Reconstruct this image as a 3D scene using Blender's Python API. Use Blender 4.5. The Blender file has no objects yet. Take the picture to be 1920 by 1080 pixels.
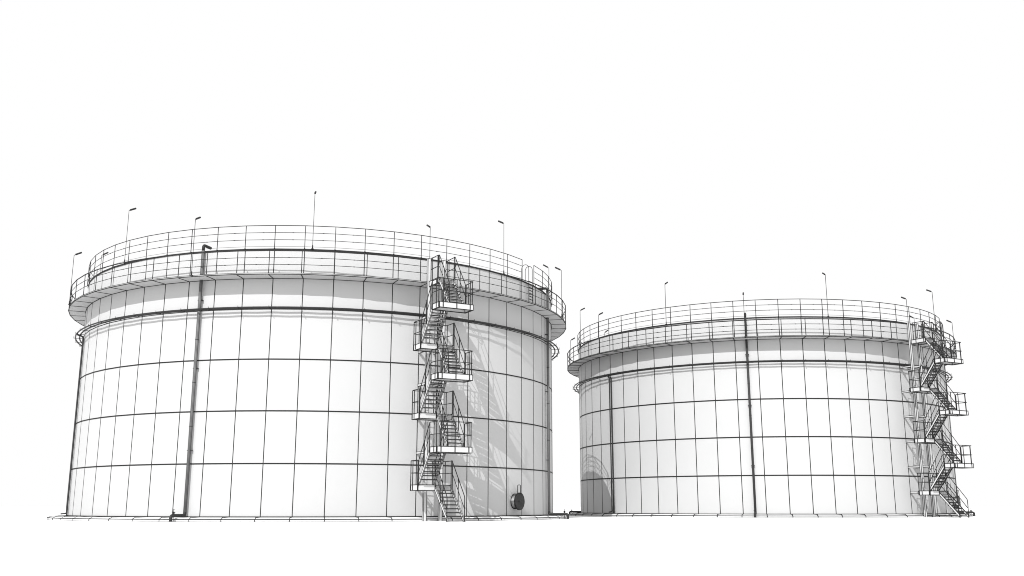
import bpy, math
from mathutils import Vector, Matrix

S = 13.5                      # tank radius in metres; all sizes below are in tank radii
PI = math.pi
rad = math.radians
C = bpy.context.scene.collection
SC = bpy.context.scene

# ------------------------------------------------------------------ materials
def mat(name, col, rough=0.6, metal=0.0, var=0.0, scale=1.5):
    m = bpy.data.materials.new(name)
    m.use_nodes = True
    nt = m.node_tree
    b = nt.nodes['Principled BSDF']
    b.inputs['Roughness'].default_value = rough
    b.inputs['Metallic'].default_value = metal
    b.inputs['Specular IOR Level'].default_value = 0.15
    if var:
        tc = nt.nodes.new('ShaderNodeTexCoord')
        nz = nt.nodes.new('ShaderNodeTexNoise')
        nz.inputs['Scale'].default_value = scale
        nz.inputs['Detail'].default_value = 5
        mp = nt.nodes.new('ShaderNodeMapRange')
        mp.inputs['To Min'].default_value = col * (1 - var)
        mp.inputs['To Max'].default_value = min(1, col * (1 + var))
        nt.links.new(tc.outputs['Object'], nz.inputs['Vector'])
        nt.links.new(nz.outputs['Fac'], mp.inputs['Value'])
        nt.links.new(mp.outputs['Result'], b.inputs['Base Color'])
        bp = nt.nodes.new('ShaderNodeBump')
        bp.inputs['Strength'].default_value = 0.03
        nt.links.new(nz.outputs['Fac'], bp.inputs['Height'])
        nt.links.new(bp.outputs['Normal'], b.inputs['Normal'])
    else:
        b.inputs['Base Color'].default_value = (col, col, col, 1)
    return m

WHITE = mat('painted_plate', 0.42, 0.75, var=0.015, scale=0.6)
WSTEEL = mat('painted_steel', 0.50, 0.6, var=0.02, scale=3)
DARK = mat('dark_edge_bead', 0.018, 0.7, var=0.1, scale=8)
RAIL = mat('dark_rail', 0.02, 0.6, var=0.1, scale=8)
PIPE = mat('grey_pipe', 0.17, 0.5, var=0.08, scale=4)
PIPE2 = mat('dark_grey_pipe', 0.04, 0.5, var=0.08, scale=4)
RING = mat('dark_pipe', 0.025, 0.5, var=0.1, scale=4)
CONC = mat('pale_concrete', 0.64, 0.9, var=0.03, scale=2)
GROUND = mat('white_ground', 0.78, 0.95, var=0.01, scale=0.3)

# ------------------------------------------------------------------ mesh builder (tank-radius units, scaled on build)
class MB:
    def __init__(s):
        s.v = []; s.f = []; s.m = []; s.s = []
    def face(s, idx, m=0, smooth=False):
        s.f.append(tuple(idx)); s.m.append(m); s.s.append(smooth)
    def add(s, vs, fs, m=0, smooth=False):
        o = len(s.v); s.v += [tuple(p) for p in vs]
        for f in fs: s.face([i + o for i in f], m, smooth)
    def hexa(s, P, m=0):
        # P: 8 corners, 0-3 bottom loop, 4-7 top loop
        s.add(P, [(3, 2, 1, 0), (4, 5, 6, 7), (0, 1, 5, 4), (1, 2, 6, 5), (2, 3, 7, 6), (3, 0, 4, 7)], m)
    def bar(s, a, b, w, m=1, up=None):
        a = Vector(a); b = Vector(b); d = (b - a)
        if d.length < 1e-9: return
        d.normalize()
        u = Vector((0, 0, 1)) if abs(d.z) < 0.9 else Vector((1, 0, 0))
        if up: u = Vector(up)
        x = d.cross(u).normalized(); y = x.cross(d).normalized()
        a2 = a - d * w * .5; b2 = b + d * w * .5
        q = [(-1, -1), (1, -1), (1, 1), (-1, 1)]
        s.hexa([a2 + x * w * .5 * i + y * w * .5 * j for i, j in q] + [b2 + x * w * .5 * i + y * w * .5 * j for i, j in q], m)
    def edged(s, P, w, m=0, me=1, skip=()):
        s.hexa(P, m)
        E = [(0, 1), (1, 2), (2, 3), (3, 0), (4, 5), (5, 6), (6, 7), (7, 4), (0, 4), (1, 5), (2, 6), (3, 7)]
        for k, (i, j) in enumerate(E):
            if k in skip: continue
            s.bar(P[i], P[j], w, me)
    def box(s, x0, x1, y0, y1, z0, z1, m=0, w=0, skip=()):
        P = [Vector(p) for p in ((x0, y0, z0), (x1, y0, z0), (x1, y1, z0), (x0, y1, z0), (x0, y0, z1), (x1, y0, z1), (x1, y1, z1), (x0, y1, z1))]
        if w: s.edged(P, w, m, skip=skip)
        else: s.hexa(P, m)
    def tube(s, pts, r, m=0, n=8, closed=False, caps=True):
        pts = [Vector(p) for p in pts]
        N = len(pts); rings = []
        prev = None
        for i, p in enumerate(pts):
            if closed:
                a = (p - pts[i - 1]).normalized(); b = (pts[(i + 1) % N] - p).normalized()
            else:
                a = (p - pts[i - 1]).normalized() if i else None
                b = (pts[i + 1] - p).normalized() if i < N - 1 else None
                a = a or b; b = b or a
            t = (a + b)
            t = t.normalized() if t.length > 1e-6 else a
            if prev is None:
                u = Vector((0, 0, 1)) if abs(t.z) < 0.9 else Vector((1, 0, 0))
                x = t.cross(u).normalized()
            else:
                x = (prev - t * prev.dot(t)).normalized()
            prev = x
            y = t.cross(x)
            k = 1.0 / max(0.5, math.sqrt(max(0.0, (1 + a.dot(b)) / 2)))
            o = len(s.v)
            for q in range(n):
                c, sn = math.cos(2 * PI * q / n), math.sin(2 * PI * q / n)
                s.v.append(tuple(p + (x * c + y * sn) * r * (k if k < 1.6 else 1)))
            rings.append(o)
        M = N if closed else N - 1
        for i in range(M):
            o, o2 = rings[i], rings[(i + 1) % N]
            for q in range(n):
                s.face((o + q, o + (q + 1) % n, o2 + (q + 1) % n, o2 + q), m, True)
        if caps and not closed:
            s.face([rings[0] + q for q in range(n)][::-1], m)
            s.face([rings[-1] + q for q in range(n)], m)
    def lathe(s, prof, seg, m=0, a0=0.0, smooth=True, closedprof=False):
        # prof: list of (r, z); revolved about Z with vertices at a0 + k*2pi/seg (angle from -Y towards +X)
        o = len(s.v); n = len(prof)
        for k in range(seg):
            a = a0 + 2 * PI * k / seg
            for r, z in prof: s.v.append((r * math.sin(a), -r * math.cos(a), z))
        R = n if closedprof else n - 1
        for k in range(seg):
            b = o + k * n; c = o + ((k + 1) % seg) * n
            for i in range(R):
                j = (i + 1) % n
                s.face((b + i, c + i, c + j, b + j), m, smooth)
    def build(s, name, mats, parent=None):
        me = bpy.data.meshes.new(name)
        me.from_pydata([(x * S, y * S, z * S) for x, y, z in s.v], [], s.f)
        for m in mats: me.materials.append(m)
        me.polygons.foreach_set('material_index', s.m)
        me.polygons.foreach_set('use_smooth', s.s)
        me.update()
        o = bpy.data.objects.new(name, me); C.objects.link(o)
        if parent: o.parent = parent
        return o

def bend(pts, r, n=5):
    """round the corners of a polyline with radius r"""
    pts = [Vector(p) for p in pts]; out = [pts[0]]
    for i in range(1, len(pts) - 1):
        p = pts[i]; a = pts[i - 1] - p; b = pts[i + 1] - p
        d = min(r, a.length * .49, b.length * .49)
        A = p + a.normalized() * d; B = p + b.normalized() * d
        for k in range(n + 1):
            t = k / n
            out.append(A * (1 - t) ** 2 + p * 2 * t * (1 - t) + B * t * t)
    out.append(pts[-1]); return out

def thing(name, label, cat, loc=(0, 0, 0), rotz=0, group=None):
    o = bpy.data.objects.new(name, None); C.objects.link(o)
    o.location = Vector(loc) * S; o.rotation_euler = (0, 0, rotz)
    o.empty_display_size = .3
    o['label'] = label; o['category'] = cat
    if group: o['group'] = group
    return o

def inst(src, parent, loc=(0, 0, 0), rotz=0):
    o = src.copy(); C.objects.link(o); o.parent = parent
    o.location = Vector(loc) * S; o.rotation_euler = (0, 0, rotz)
    return o

def copy_tree(o, parent=None):
    c = o.copy(); C.objects.link(c); c.parent = parent
    for ch in list(o.children): copy_tree(ch, c)
    return c

def pol(th, r, z):
    a = rad(th); return Vector((r * math.sin(a), -r * math.cos(a), z))

# ------------------------------------------------------------------ measured dimensions
PHI = -54.544; ST = 6.0
ZG, ZGT = .8129, .8172          # walkway underside / top
ZR = .9202                      # wall top
RO = 1.0657
COURSES = (.1762, .3523, .5289, .7037)
ZGND = -.0132
TH_ST = 29.46                   # stair axis (on a seam)

def seam_angles():
    return [PHI + ST * k for k in range(60)]

def arc_pts(t0, t1, r, z):
    """polyline following the 60-sided plan from angle t0 to t1"""
    out = [pol(t0, r, z)]
    k = math.floor((t0 - PHI) / ST) + 1
    while PHI + k * ST < t1 - .05:
        if PHI + k * ST > t0 + .05: out.append(pol(PHI + k * ST, r, z))
        k += 1
    out.append(pol(t1, r, z)); return out

def build_tank(loc, k, label, which):
    """k: line weight of beads and rails"""
    T = thing('storage_tank', label, 'storage tank', (*loc, 0), 0, 'white storage tanks')
    w = .0027 * k
    # --- wall with dark weld beads
    m = MB()
    m.lathe([(1, ZGND), (1, ZR)], 60, 0, rad(PHI), True)
    for t in seam_angles():
        a = rad(t)
        rd = Vector((math.sin(a), -math.cos(a), 0)); tg = Vector((math.cos(a), math.sin(a), 0))
        P = []
        for z in (0.001, ZR - .004):
            for x, y in ((-1, -1), (1, -1), (1, 1), (-1, 1)):
                P.append(rd * (1 + (.0006 if y > 0 else -.001)) + tg * (x * w * .5) + Vector((0, 0, z)))
        m.hexa(P, 1)
    for z in COURSES:
        h = (.0042 if z < .7 else .0024) * k
        m.lathe([(1 - .001, z - h / 2), (1 + .0011, z - h / 2), (1 + .0011, z + h / 2), (1 - .001, z + h / 2)], 60, 1, rad(PHI), False, True)
    m.build('wall', [WHITE, DARK], T)
    # --- rim and roof
    m = MB()
    m.lathe([(.985, ZR - .0052), (1.003, ZR - .0052), (1.003, ZR), (.985, ZR)], 60, 0, rad(PHI), False, True)
    m.build('top_rim', [DARK], T)
    m = MB(); m.lathe([(.997, ZR - .006), (.5, ZR + .012), (.001, ZR + .02)], 60, 0, rad(PHI), True)
    m.build('roof', [WHITE], T)
    # --- base ring
    m = MB()
    prof = [(1.0, 0), (1.056, -.0012), (1.067, -.0056), (1.067, ZGND)]
    m.lathe(prof, 60, 0, rad(PHI), False)
    m.lathe([(1.0005, 0), (1.0035 , .0), (1.0035, .0034), (1.0005, .0034)], 60, 1, rad(PHI), False, True)
    for t in seam_angles():
        m.bar(pol(t, 1.0, .0), pol(t, 1.056, -.0012), .0024 * k, 1)
        m.bar(pol(t, 1.056, -.0012), pol(t, 1.067, -.0056), .0026 * k, 1)
        m.bar(pol(t, 1.067, -.0056), pol(t, 1.067, ZGND), .0026 * k, 1)
    L = arc_pts(PHI, PHI + 359.99, 1.067, -.0056)
    for a, b in zip(L[:-1], L[1:]): m.bar(a, b, .0026 * k, 1)
    L = arc_pts(PHI, PHI + 359.99, 1.067, ZGND + .0003)
    for a, b in zip(L[:-1], L[1:]): m.bar(a, b, .0014 * k, 1)
    m.build('base_ring', [CONC, DARK], T)
    # --- walkway
    m = MB()
    m.lathe([(1.001, ZG), (RO, ZG), (RO, ZGT), (1.001, ZGT)], 60, 0, rad(PHI), False, True)
    bw = .0028 * k
    for t in seam_angles(): m.bar(pol(t, 1.0, ZG), pol(t, RO, ZG), bw, 1)
    for r, ww, z in ((1.0015, bw, ZG), (RO, bw * .9, ZG), (RO, bw * .5, ZGT)):
        L = arc_pts(PHI, PHI + 360, r, z)
        for a, b in zip(L[:-1], L[1:]): m.bar(a, b, ww, 1)
    m.build('walkway', [WHITE, DARK], T)
    # --- railings
    def railing(name, R, z0, h, spans, rr, toe):
        m = MB()
        for t0, t1 in spans:
            for fz, q in ((1, 1.0), (.69, .72), (.38, .72)):
                m.tube(arc_pts(t0, t1, R, z0 + h * fz), rr * q * (1.0 if toe or fz < 1 else 1.4), 0, 6)
            # small sleeve joints on the middle rails
            n = int((t1 - t0) / ST)
            for j in range(n):
                t = PHI + ST * (math.floor((t0 - PHI) / ST) + j) + 3.6
                if t0 < t < t1:
                    for fz in (.69, .38):
                        c = pol(t, R * .9986, z0 + h * fz)
                        m.bar(c + pol(t + 90, .0015, 0), c - pol(t + 90, .0015, 0), rr * 1.7, 0)
            if toe:
                L = arc_pts(t0, t1, R, z0 + h * .085)
                m.tube(L, rr * .38, 0, 4)
        R_ = m.build(name, [RAIL, WSTEEL], T)
        pm = MB(); pm.tube([(0, 0, 0), (0, 0, h)], rr * 1.0, 0, 6)
        pm.box(-.002, .002, -.002, .002, 0, .0010, 0)
        src = None
        angs = []
        for t0, t1 in spans:
            angs += [t0, t1]
            for t in seam_angles():
                for tt in (t, t - 360):
                    if t0 + 1.2 < tt < t1 - 1.2: angs.append(tt)
        for t in angs:
            p = pol(t, R, z0)
            if src is None:
                src = pm.build('railing_post', [RAIL], R_); src.location = p * S; src.rotation_euler = (0, 0, rad(t))
            else: inst(src, R_, p, rad(t))
        return R_
    gl = TH_ST + .1; gr = TH_ST + 3.35
    railing('walkway_railing', RO - .001, ZGT, .0832 - .004, [(gr - 360, gl)], .0014 * k, False)
    railing('roof_railing', 1.0045, ZR, .0835, [(65.46 - 360, 59.46)], .0013 * k, True)
    # --- manhole with davit
    th = 56.6; zc = .0545
    M4 = Matrix.Translation(pol(th, 1.0, zc)) @ Matrix.Rotation(rad(th), 4, 'Z') @ Matrix.Rotation(PI / 2, 4, 'X')
    def tr(mb, M=M4): mb.v = [tuple(M @ Vector(p)) for p in mb.v]; return mb
    m = MB()       # local z = outward
    m.lathe([(.0265, -.004), (.0265, .018)], 36, 0, 0, True)
    for q in range(36):
        a = 2 * PI * q / 36
        m.bar((.0268 * math.cos(a), .0268 * math.sin(a), 0), (.0268 * math.cos(a), .0268 * math.sin(a), .0175), .0018, 1)
    m.lathe([(.0265, .0), (.029, .0), (.029, .0015), (.0265, .0015)], 36, 1, 0, False, True)
    body = tr(m).build('manhole', [WSTEEL, DARK], T)
    m = MB()
    m.lathe([(.0001, .0235), (.0325, .0235), (.0325, .0212), (.0305, .021), (.0305, .0200), (.0325, .0198), (.0325, .0175), (.0001, .0175)], 36, 0, 0, False)
    for q in range(24):
        a = 2 * PI * q / 24
        c = Vector((.0295 * math.cos(a), .0295 * math.sin(a), 0))
        m.tube([c + Vector((0, 0, .0235)), c + Vector((0, 0, .0250))], .0011, 1 if q % 2 else 0, 6)
    m.tube([(0, 0, .0235), (0, 0, .0252)], .004, 1, 12)
    m.bar((-.012, .0, .0262), (.012, .0, .0262), .0016, 0)
    tr(m).build('cover', [RING, PIPE2], body)
    m = MB()
    m.tube(bend([(0, .018, .013), (0, .0605, .013), (0, .0605, .0255), (0, .026, .0255)], .004), .0014, 0, 6)
    tr(m).build('handle', [RAIL], body)
    return T

def build_pipe(loc, th, label, pm=PIPE):
    T = thing('vertical_pipe', label, 'pipe', Vector((*loc, 0)) + pol(th, 1.0, 0), rad(th), 'vertical pipes on the tank walls')
    # local: -Y outward, Z up
    n = .0105; r = .0051
    if True:
        m = MB()
        m.tube([(0, -n, .012), (0, -n, ZR + .0)], r, 0, 20)
        for q in range(10):      # dark seams running along the pipe
            a = 2 * PI * (q + .5) / 10
            m.bar((r * math.cos(a), -n + r * math.sin(a), .012), (r * math.cos(a), -n + r * math.sin(a), ZR), .0009, 1)
        for z in (.3, .45, .6, .82): m.tube([(0, -n, z), (0, -n, z + .0016)], r * 1.25, 1, 12)
        m.build('pipe', [pm, RING], T)
        m = MB()
        m.tube(bend([(0, -n, ZR), (0, -n, ZR + .0195), (0, .034, ZR + .0195)], .012), r * 1.04, 0, 12)
        m.build('top_bend', [RING], T)
        for z in (.22, .50, .74):
            m = MB(); m.box(-.0085, .0085, -n - .001, 0, z, z + .0018, 0); m.build('pipe_clamp', [RING], T)
    m = MB()
    z = .0062
    m.tube(bend([(0, -n, .018), (0, -n, z), (0, -.088, z), (0, -.088, ZGND)], .012), r * 1.05, 0, 12)
    m.build('base_bend', [RING], T)
    m = MB()
    y = -.074
    m.tube([(0, y, z), (0, y, z + .012)], .0034, 0, 8)
    m.tube([(0, y, z + .010), (0, y, z + .0122)], .0058, 0, 10)
    m.tube([(0, y, z + .012), (0, y, z + .021)], .0010, 0, 6)
    m.tube([(0, y, z + .020), (0, y, z + .0208)], .0034, 0, 10)
    v = m.build('valve', [RING], T)
    m = MB(); m.tube([(0, y, z), (0, y, ZGND)], .0011, 0, 6); m.build('pipe_support', [RING], T)
    return T

def build_ring(loc, k, label):
    T = thing('ring_pipe', label, 'ring pipe', (*loc, 0), 0, 'sprinkler ring pipes round the tanks')
    zr = .7045
    for r, nm in ((1.0303, 'outer_pipe'), (1.0150, 'inner_pipe')):
        m = MB()
        m.tube([pol(PHI + ST / 2 * j, r, zr) for j in range(120)], .0028 + .0003 * (k - 1), 0, 8, True)
        m.build(nm, [RING], T)
    m = MB()
    a = Vector((0, -.0, zr - .0032)); b = Vector((0, -.0365, zr - .0032))
    m.bar(a, b, .0016 * k, 0)
    m.bar(b, b + Vector((0, 0, .008)), .0012 * k, 0)
    src = None
    for t in seam_angles():
        if src is None:
            src = m.build('bracket', [RAIL], T); src.location = pol(t, 1, 0) * S; src.rotation_euler = (0, 0, rad(t))
        else: inst(src, T, pol(t, 1, 0), rad(t))
    for t, r0 in ((-60.75, 1.0150), (-59.75, 1.0303)):
        m = MB()
        pts = [pol(t, r0, zr - .0005)] + ([] if r0 < 1.02 else []) + [pol(t, r0, zr - .008), pol(t, 1.006, zr - .014), pol(t, 1.006, .018)]
        if t < -60.2: pts += [pol(t, 1.006, .010), pol(t, 1.026, .008)]
        else: pts += [pol(t, 1.006, .0)]
        m.tube(bend(pts, .006), .0028, 0, 8)
        m.build('riser', [RING], T)
    return T

def build_ladder(loc, k, label):
    th = 62.6
    T = thing('roof_ladder', label, 'ladder', Vector((*loc, 0)) + pol(th, 1.0, ZGT), rad(th), 'ladders from walkway to roof')
    rr = .00115 * k
    top = ZR - ZGT + .072
    for u in (-.0165, .0165):
        m = MB()
        pts = [(u, -.013, 0), (u, -.013, top - .016)]
        for j in range(1, 8):
            a = PI * j / 8
            pts.append((u, -.013 + .016 * (1 - math.cos(a)), top - .016 + .016 * math.sin(a)))
        pts += [(u, .019, top - .016), (u, .019, ZR - ZGT)]
        m.tube(pts, rr, 0, 6); m.build('side_rail', [RAIL], T)
    m = MB(); m.bar((-.0165, -.013, 0), (.0165, -.013, 0), .0026, 0)
    src = None
    n = 9
    for j in range(n):
        z = .008 + j * (ZR - ZGT - .006) / (n - 1)
        if src is None: src = m.build('rung', [RAIL], T); src.location = (0, 0, z * S)
        else: inst(src, T, (0, 0, z))
    return T

# ------------------------------------------------------------------ stair tower
UL, UM, UR = -.0630, 0.0, .0620
NA0, NA1, NB0, NB1 = .0960, .1582, .2431, .3012
FH = .0187; DZ = .1183; ZA1 = .0872 + FH
HR = .0798
def build_stairs(loc, k, label):
    th = TH_ST
    T = thing('staircase', label, 'staircase', Vector((*loc, 0)) + pol(th, 1.0, 0), rad(th), 'zigzag steel staircases on the tanks')
    w = .0020 * k; rr = .00145 * (1 + .6 * (k - 1)); t = .0045
    def V(u, n, z): return Vector((u, -n, z))
    def plate(m, u0, u1, n0, n1, z0, z1, ww=None, skip=()):
        m.box(u0, u1, -n1, -n0, z0, z1, 0, w if ww is None else ww, skip)
    # columns
    cw = .0056
    for u in (.0008, .0595):
        m = MB(); plate(m, u - cw, u + cw, .0725 - .0038, .0725 + .0038, ZGND, .9, w * .75); m.build('column', [WSTEEL, DARK], T)
        for j in range(6):
            z = ZA1 - FH + .012 + j * DZ
            b = MB(); plate(b, u - .0022, u + .0022, 0.001, .0725 - cw, z - .0035, z + .0035, w * .7); b.build('wall_bracket', [WSTEEL, DARK], T)
    for j in range(7):
        z = ZA1 - FH + .012 + j * DZ
        b = MB(); plate(b, .0008 + cw, .0595 - cw, .0705, .0745, z - .0035, z + .0035, w * .7); b.build('cross_beam', [WSTEEL, DARK], T)
    def platform(u0, u1, n0, n1, z, sides, kind):
        m = MB()
        plate(m, u0 + t, u1 - t, n0 + t, n1 - t, z - .0022, z - .0004, w * .5)
        P = m.build('platform', [WSTEEL, DARK], T)
        f = MB()
        g = .0006
        if 'L' in sides: plate(f, u0, u0 + t, n0 + t + g, n1 - t - g, z - FH, z)
        if 'R' in sides: plate(f, u1 - t, u1, n0 + t + g, (n1 - t - g) if 'F' in sides else n1, z - FH, z)
        if 'F' in sides: plate(f, u0, u1, n1 - t, n1, z - FH, z)
        if 'H' in sides: plate(f, u0, UM - .002, n1 - t, n1, z - FH, z)
        if 'K' in sides: plate(f, u0, u1, n0, n0 + t, z - FH, z)
        f.build('side_channel', [WSTEEL, DARK], P)
        return P
    def rails(P, path, z, posts, name='platform_railing'):
        m = MB()
        for f in (1, .49):
            m.tube(bend([V(u, n, z + HR * f) for u, n in path], .010), rr if f == 1 else rr * .85, 0, 6)
        for u, n in posts: m.tube([V(u, n, z - FH * .9), V(u, n, z + HR)], rr * 1.05, 0, 6)
        m.build(name, [RAIL], P)
    e = .003
    for i in range(3):
        z = ZA1 + 2 * i * DZ
        P = platform(UL, UR, NA0, NA1, z, 'LRHK', 'A')
        # left side, back, right side (open to the flights at the front)
        o = .0012
        rails(P, [(UL - o, NA1 - .001), (UL - o, NA0 - o), (UR + o, NA0 - o), (UR + o, NA1 - .001)], z,
              [(UL - o, NA1 - .002), (UL - o, NA0 + .02), (UL - o, NA0 + .004), (.018, NA0 - o), (UR + o, NA0 + .004), (UR + o, NA1 - .002), (UM - .001, NA1 + o)])
        z = ZA1 + (2 * i + 1) * DZ
        P = platform(UL, UR, NB0, NB1, z, 'LRFK', 'B')
        rails(P, [(UL - o, NB0 + .002), (UL - o, NB1 + o), (UR + o, NB1 + o), (UR + o, NB0 + .002)], z,
              [(UL - o, NB0 + .002), (UL - o, NB0 + .035), (UL - o, NB1 - .004), (-.050, NB1 + o), (0.0, NB1 + o), (.050, NB1 + o), (UR + o, NB1 - .010), (UR + o, NB0 + .002)])
    # top platform bridging to the walkway, one lane wide
    z = ZA1 + 6 * DZ
    m = MB(); plate(m, UM + t, UR - t, RO - 1 + .003, NA1, z - .0022, z - .0004, w * .5); P = m.build('platform', [WSTEEL, DARK], T)
    f = MB(); plate(f, UM, UM + t, RO - 1 + .014, NA1, z - FH, z); plate(f, UR - t, UR, RO - 1 + .003, NA1, z - FH, z)
    f.build('side_channel', [WSTEEL, DARK], P)
    for u in (UM - .0012, UR + .0012):
        m = MB()
        n0, n1 = NA0 + .011, NA1 + .004
        loop = bend([V(u, n0 - .012, z + HR * .5), V(u, n1, z + HR * .5), V(u, n1, z + HR), V(u, n0 - .012, z + HR)], .014)
        m.tube(loop, rr, 0, 6)
        m.tube([V(u, n0 - .012, z + HR), V(u, n0 - .012, z)], rr, 0, 6)
        m.tube([V(u, n0, z + HR), V(u, n0, z - FH)], rr, 0, 6)
        m.tube([V(u, n1 - .012, z + HR), V(u, n1 - .012, z - FH)], rr, 0, 6)
        m.build('platform_railing', [RAIL], P)
    # flights
    def flight(u0, u1, na, za, nb, zb, ends):
        """(na, za) foot, (nb, zb) head"""
        F = MB(); sh = .0125
        d = Vector((0, -(nb - na), zb - za)).normalized()
        E = thing_part('stair_flight')
        def stringer(u):
            m = MB()
            P = []
            for uu in (u - .0016, u + .0016):
                P += [V(uu, na, za), V(uu, nb, zb - FH), V(uu, nb, zb - FH + sh), V(uu, na, za + sh)]
            m.edged(P, w * .7); return m
        F = stringer(u0 + .002)
        body = F.build('stair_flight', [WSTEEL, DARK], T)
        F2 = stringer(u1 - .002); F2.build('stringer', [WSTEEL, DARK], body)
        N = 8
        src = None
        for j in range(1, N):
            q = j / N
            n = na + (nb - na) * q; z = za + (zb - FH - za) * q + sh * .62
            half = .0062
            if src is None:
                m = MB(); m.box(u0 + .0036, u1 - .0036, -half, half, -.0013, .0013, 0)
                for a in (-half, half):
                    m.bar((u0 + .0036, a, 0), (u1 - .0036, a, 0), w * (1.9 if a > 0 else 1.3), 1)
                src = m.build('tread', [WSTEEL, DARK], body); src.location = V(0, n, z - .004) * S
            else: inst(src, body, V(0, n, z - .004))
        for u in (u0 - .001, u1 + .001):
            m = MB()
            # foot and head ends drop vertically
            for f, base in ((1, 0), (.5, 0)):
                a = V(u, na, za + HR * f); b = V(u, nb, zb + HR * f)
                o = V(0, .004 if nb > na else -.004, 0)
                pts = [a - o * 0, b]
                if f == 1:
                    pts = [V(u, na, za - .004)] + pts
                    if ends == 2: pts += [b + V(0, -.007, .001), V(u, nb - .007, zb)]
                m.tube(bend(pts, .007), rr if f == 1 else rr * .85, 0, 6)
            for q in ((.5,) if abs(zb - za) < .2 else (.33, .66)):
                p = V(u, na + (nb - na) * q, za + (zb - za) * q)
                m.tube([p, p + Vector((0, 0, HR))], rr, 0, 6)
            
            m.build('handrail', [RAIL], body)
        return body
    def thing_part(n): return None
    flight(UM - .002, UR - .002, .2541, ZGND, NA1, ZA1, 2)
    for i in range(3):
        za = ZA1 + 2 * i * DZ
        flight(UL + .001, UM - .003, NA1 + .002, za, NB0 - .001, za + DZ, 1)
        flight(UM + .002, UR - .001, NB0 - .001, za + DZ, NA1, za + 2 * DZ, 2)
    return T

# ------------------------------------------------------------------ lamp
def make_lamp(h, label, k):
    T = thing('lamp_post', label, 'lamp post', (0, 0, 0))
    m = MB(); m.tube([(0, 0, 0), (0, 0, h)], .00095 * k, 0, 6); m.build('pole', [RAIL], T)
    m = MB(); m.tube([(0, 0, -.001), (0, 0, .013)], .0022, 0, 8); m.box(-.004, .004, -.004, .004, -.001, .001, 0); m.build('pole_base', [RAIL], T)
    m = MB()
    m.tube([(0, 0, h), (0, .008, h + .004)], .0012 * k, 0, 6)
    m.tube([(0, .005, h + .0030), (0, .007, h + .0045), (0, .026, h + .0145), (0, .027, h + .0150)], .0034 * (1 + .25 * (k - 1)), 0, 8)
    m.build('lamp_head', [RING], T)
    return T

# ================================================================== assemble
LC = (-.82426, 4.33939); RC = (1.38488, 5.59609)
KL, KR = 1.0, 1.32
g = MB(); g.add([(-60, -12, ZGND), (60, -12, ZGND), (60, 60, ZGND), (-60, 60, ZGND)], [(0, 1, 2, 3)])
go = g.build('ground', [GROUND]); go['kind'] = 'structure'

build_tank(LC, KL, 'larger white panelled storage tank on the left, nearest the viewer', 'l')
build_tank(RC, KR, 'smaller looking white panelled storage tank farther back on the right', 'r')
build_ring(LC, KL, 'pair of dark ring pipes circling the left tank below its walkway')
build_ring(RC, KR, 'pair of dark ring pipes circling the right tank below its walkway')
build_ladder(LC, KL, 'hooped ladder from walkway to roof of the left tank, right of its staircase')
build_ladder(RC, KR, 'hooped ladder to roof of the right tank, hidden among its staircase rails')
build_stairs(LC, KL, 'zigzag steel staircase with white landings climbing the left tank')
build_stairs(RC, KR, 'zigzag steel staircase on the right edge of the right tank')
PA = -15.4
build_pipe(LC, PA, 'thick grey pipe down the front of the left tank with a valve at its foot')
build_pipe(LC, PA + 90, 'thick dark pipe down the right edge of the left tank, behind its manhole')
build_pipe(RC, PA, 'thick dark pipe down the middle of the right tank', PIPE2)
build_pipe(RC, PA + 90, 'bent pipe foot with valve at the right edge of the right tank, behind the stairs')
build_pipe(RC, PA - 90, 'bent pipe foot with valve at the left edge of the right tank, between both tanks')

roofL = {-83.5: 'lamp post on the left tank roof, head low behind the leftmost roof railing',
         -38.0: 'tall lamp post on the left tank roof, leftmost one rising clear of the roof railing',
         7: 'tallest lamp post, standing on the left tank roof near its middle',
         52.1: 'lamp post on the left tank roof, right of the staircase, head pointing left',
         97: 'lamp post on the left tank roof behind the railing right of the ladder'}
galL = {-60.5: 'lamp post on the walkway at the far left edge of the left tank',
        -15.5: 'lamp post on the left tank walkway beside the top of the grey pipe',
        29.7: 'lamp post on the left tank walkway beside the top of the staircase',
        75.5: 'lamp post on the walkway at the right edge of the left tank'}
roofR = {-128: 'lamp post on the right tank roof, lowest head, peeping over the left roof rim',
         -83.5: 'lamp post on the right tank roof at its far left edge',
         -38.0: 'tall lamp post on the right tank roof, left of the middle pipe, head tilted right',
         7: 'tallest lamp post on the right tank, on its roof right of the middle pipe',
         52.6: 'lamp post on the right tank roof rising above the top of the staircase',
         97: 'lamp post on the right tank roof, low head beside the staircase top'}
galR = {-105.5: 'short looking lamp post on the walkway at the far left end of the right tank',
        -60.5: 'lamp post on the right tank walkway, second from its left edge',
        -15.5: 'lamp post on the right tank walkway directly above the middle pipe',
        29.7: 'lamp post on the right tank walkway at the left side of the staircase top',
        73.4: 'lamp post on the walkway at the right edge of the right tank'}
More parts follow.
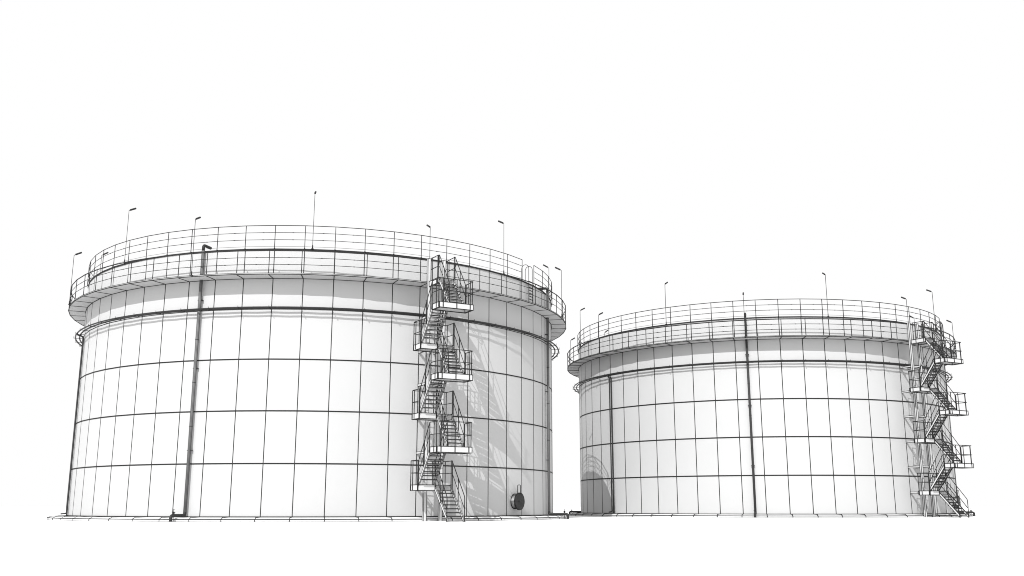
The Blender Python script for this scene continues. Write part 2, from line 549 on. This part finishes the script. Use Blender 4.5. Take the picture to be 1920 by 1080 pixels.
for ctr, k, rf, gl in ((LC, KL, roofL, galL), (RC, KR, roofR, galR)):
    for d, h, R, z in ((rf, .2035, 1.004, ZR), (gl, .2010, RO + .003, ZGT)):
        src = None
        for a, lab in d.items():
            if src is None: src = o = make_lamp(h, lab, k)
            else: o = copy_tree(src); o['label'] = lab
            o['group'] = 'lamp posts on the tanks'
            off = .1 if a < 0 else .25
            p = Vector((*ctr, 0)) + pol(a, R, z)
            o.location = p * S; o.rotation_euler = (0, 0, rad(a))

# ------------------------------------------------------------------ camera
f, pitch, h = 1841.77, .21904, .03499
cam = bpy.data.cameras.new('camera'); co = bpy.data.objects.new('camera', cam); C.objects.link(co)
cam.sensor_width = 36; cam.lens = f / 1920 * 36
cam.clip_start = .1; cam.clip_end = 3000
co.location = (0, 0, h * S); co.rotation_euler = (PI / 2 + pitch, 0, 0)
SC.camera = co

# ------------------------------------------------------------------ light
AZ, EL = rad(-17), rad(38.8)
d = Vector((math.sin(AZ) * math.cos(EL), -math.cos(AZ) * math.cos(EL), math.sin(EL)))
sun = bpy.data.lights.new('sun', 'SUN'); sun.energy = 4.4; sun.angle = rad(.2)
so = bpy.data.objects.new('sun', sun); C.objects.link(so)
so.rotation_euler = d.to_track_quat('Z', 'Y').to_euler()
fill = bpy.data.lights.new('soft_front_fill', 'SUN'); fill.energy = .9; fill.angle = rad(80)  # added fill lamp from the front, lifts the tone of the shaded walls
fo = bpy.data.objects.new('soft_front_fill', fill); C.objects.link(fo)
fo.rotation_euler = Vector((-.2, -1, .3)).to_track_quat('Z', 'Y').to_euler()
W = bpy.data.worlds.new('World'); SC.world = W; W.use_nodes = True
bg = W.node_tree.nodes['Background']; bg.inputs['Color'].default_value = (1, 1, 1, 1); bg.inputs['Strength'].default_value = 1.0

SC.view_settings.view_transform = 'Standard'; SC.view_settings.look = 'None'
SC.view_settings.exposure = 0; SC.view_settings.gamma = 1
SC.view_settings.use_curve_mapping = False
SC.cycles.max_bounces = 6
SC.cycles.pixel_filter_type = 'BLACKMAN_HARRIS'
SC.cycles.filter_width = 1.0
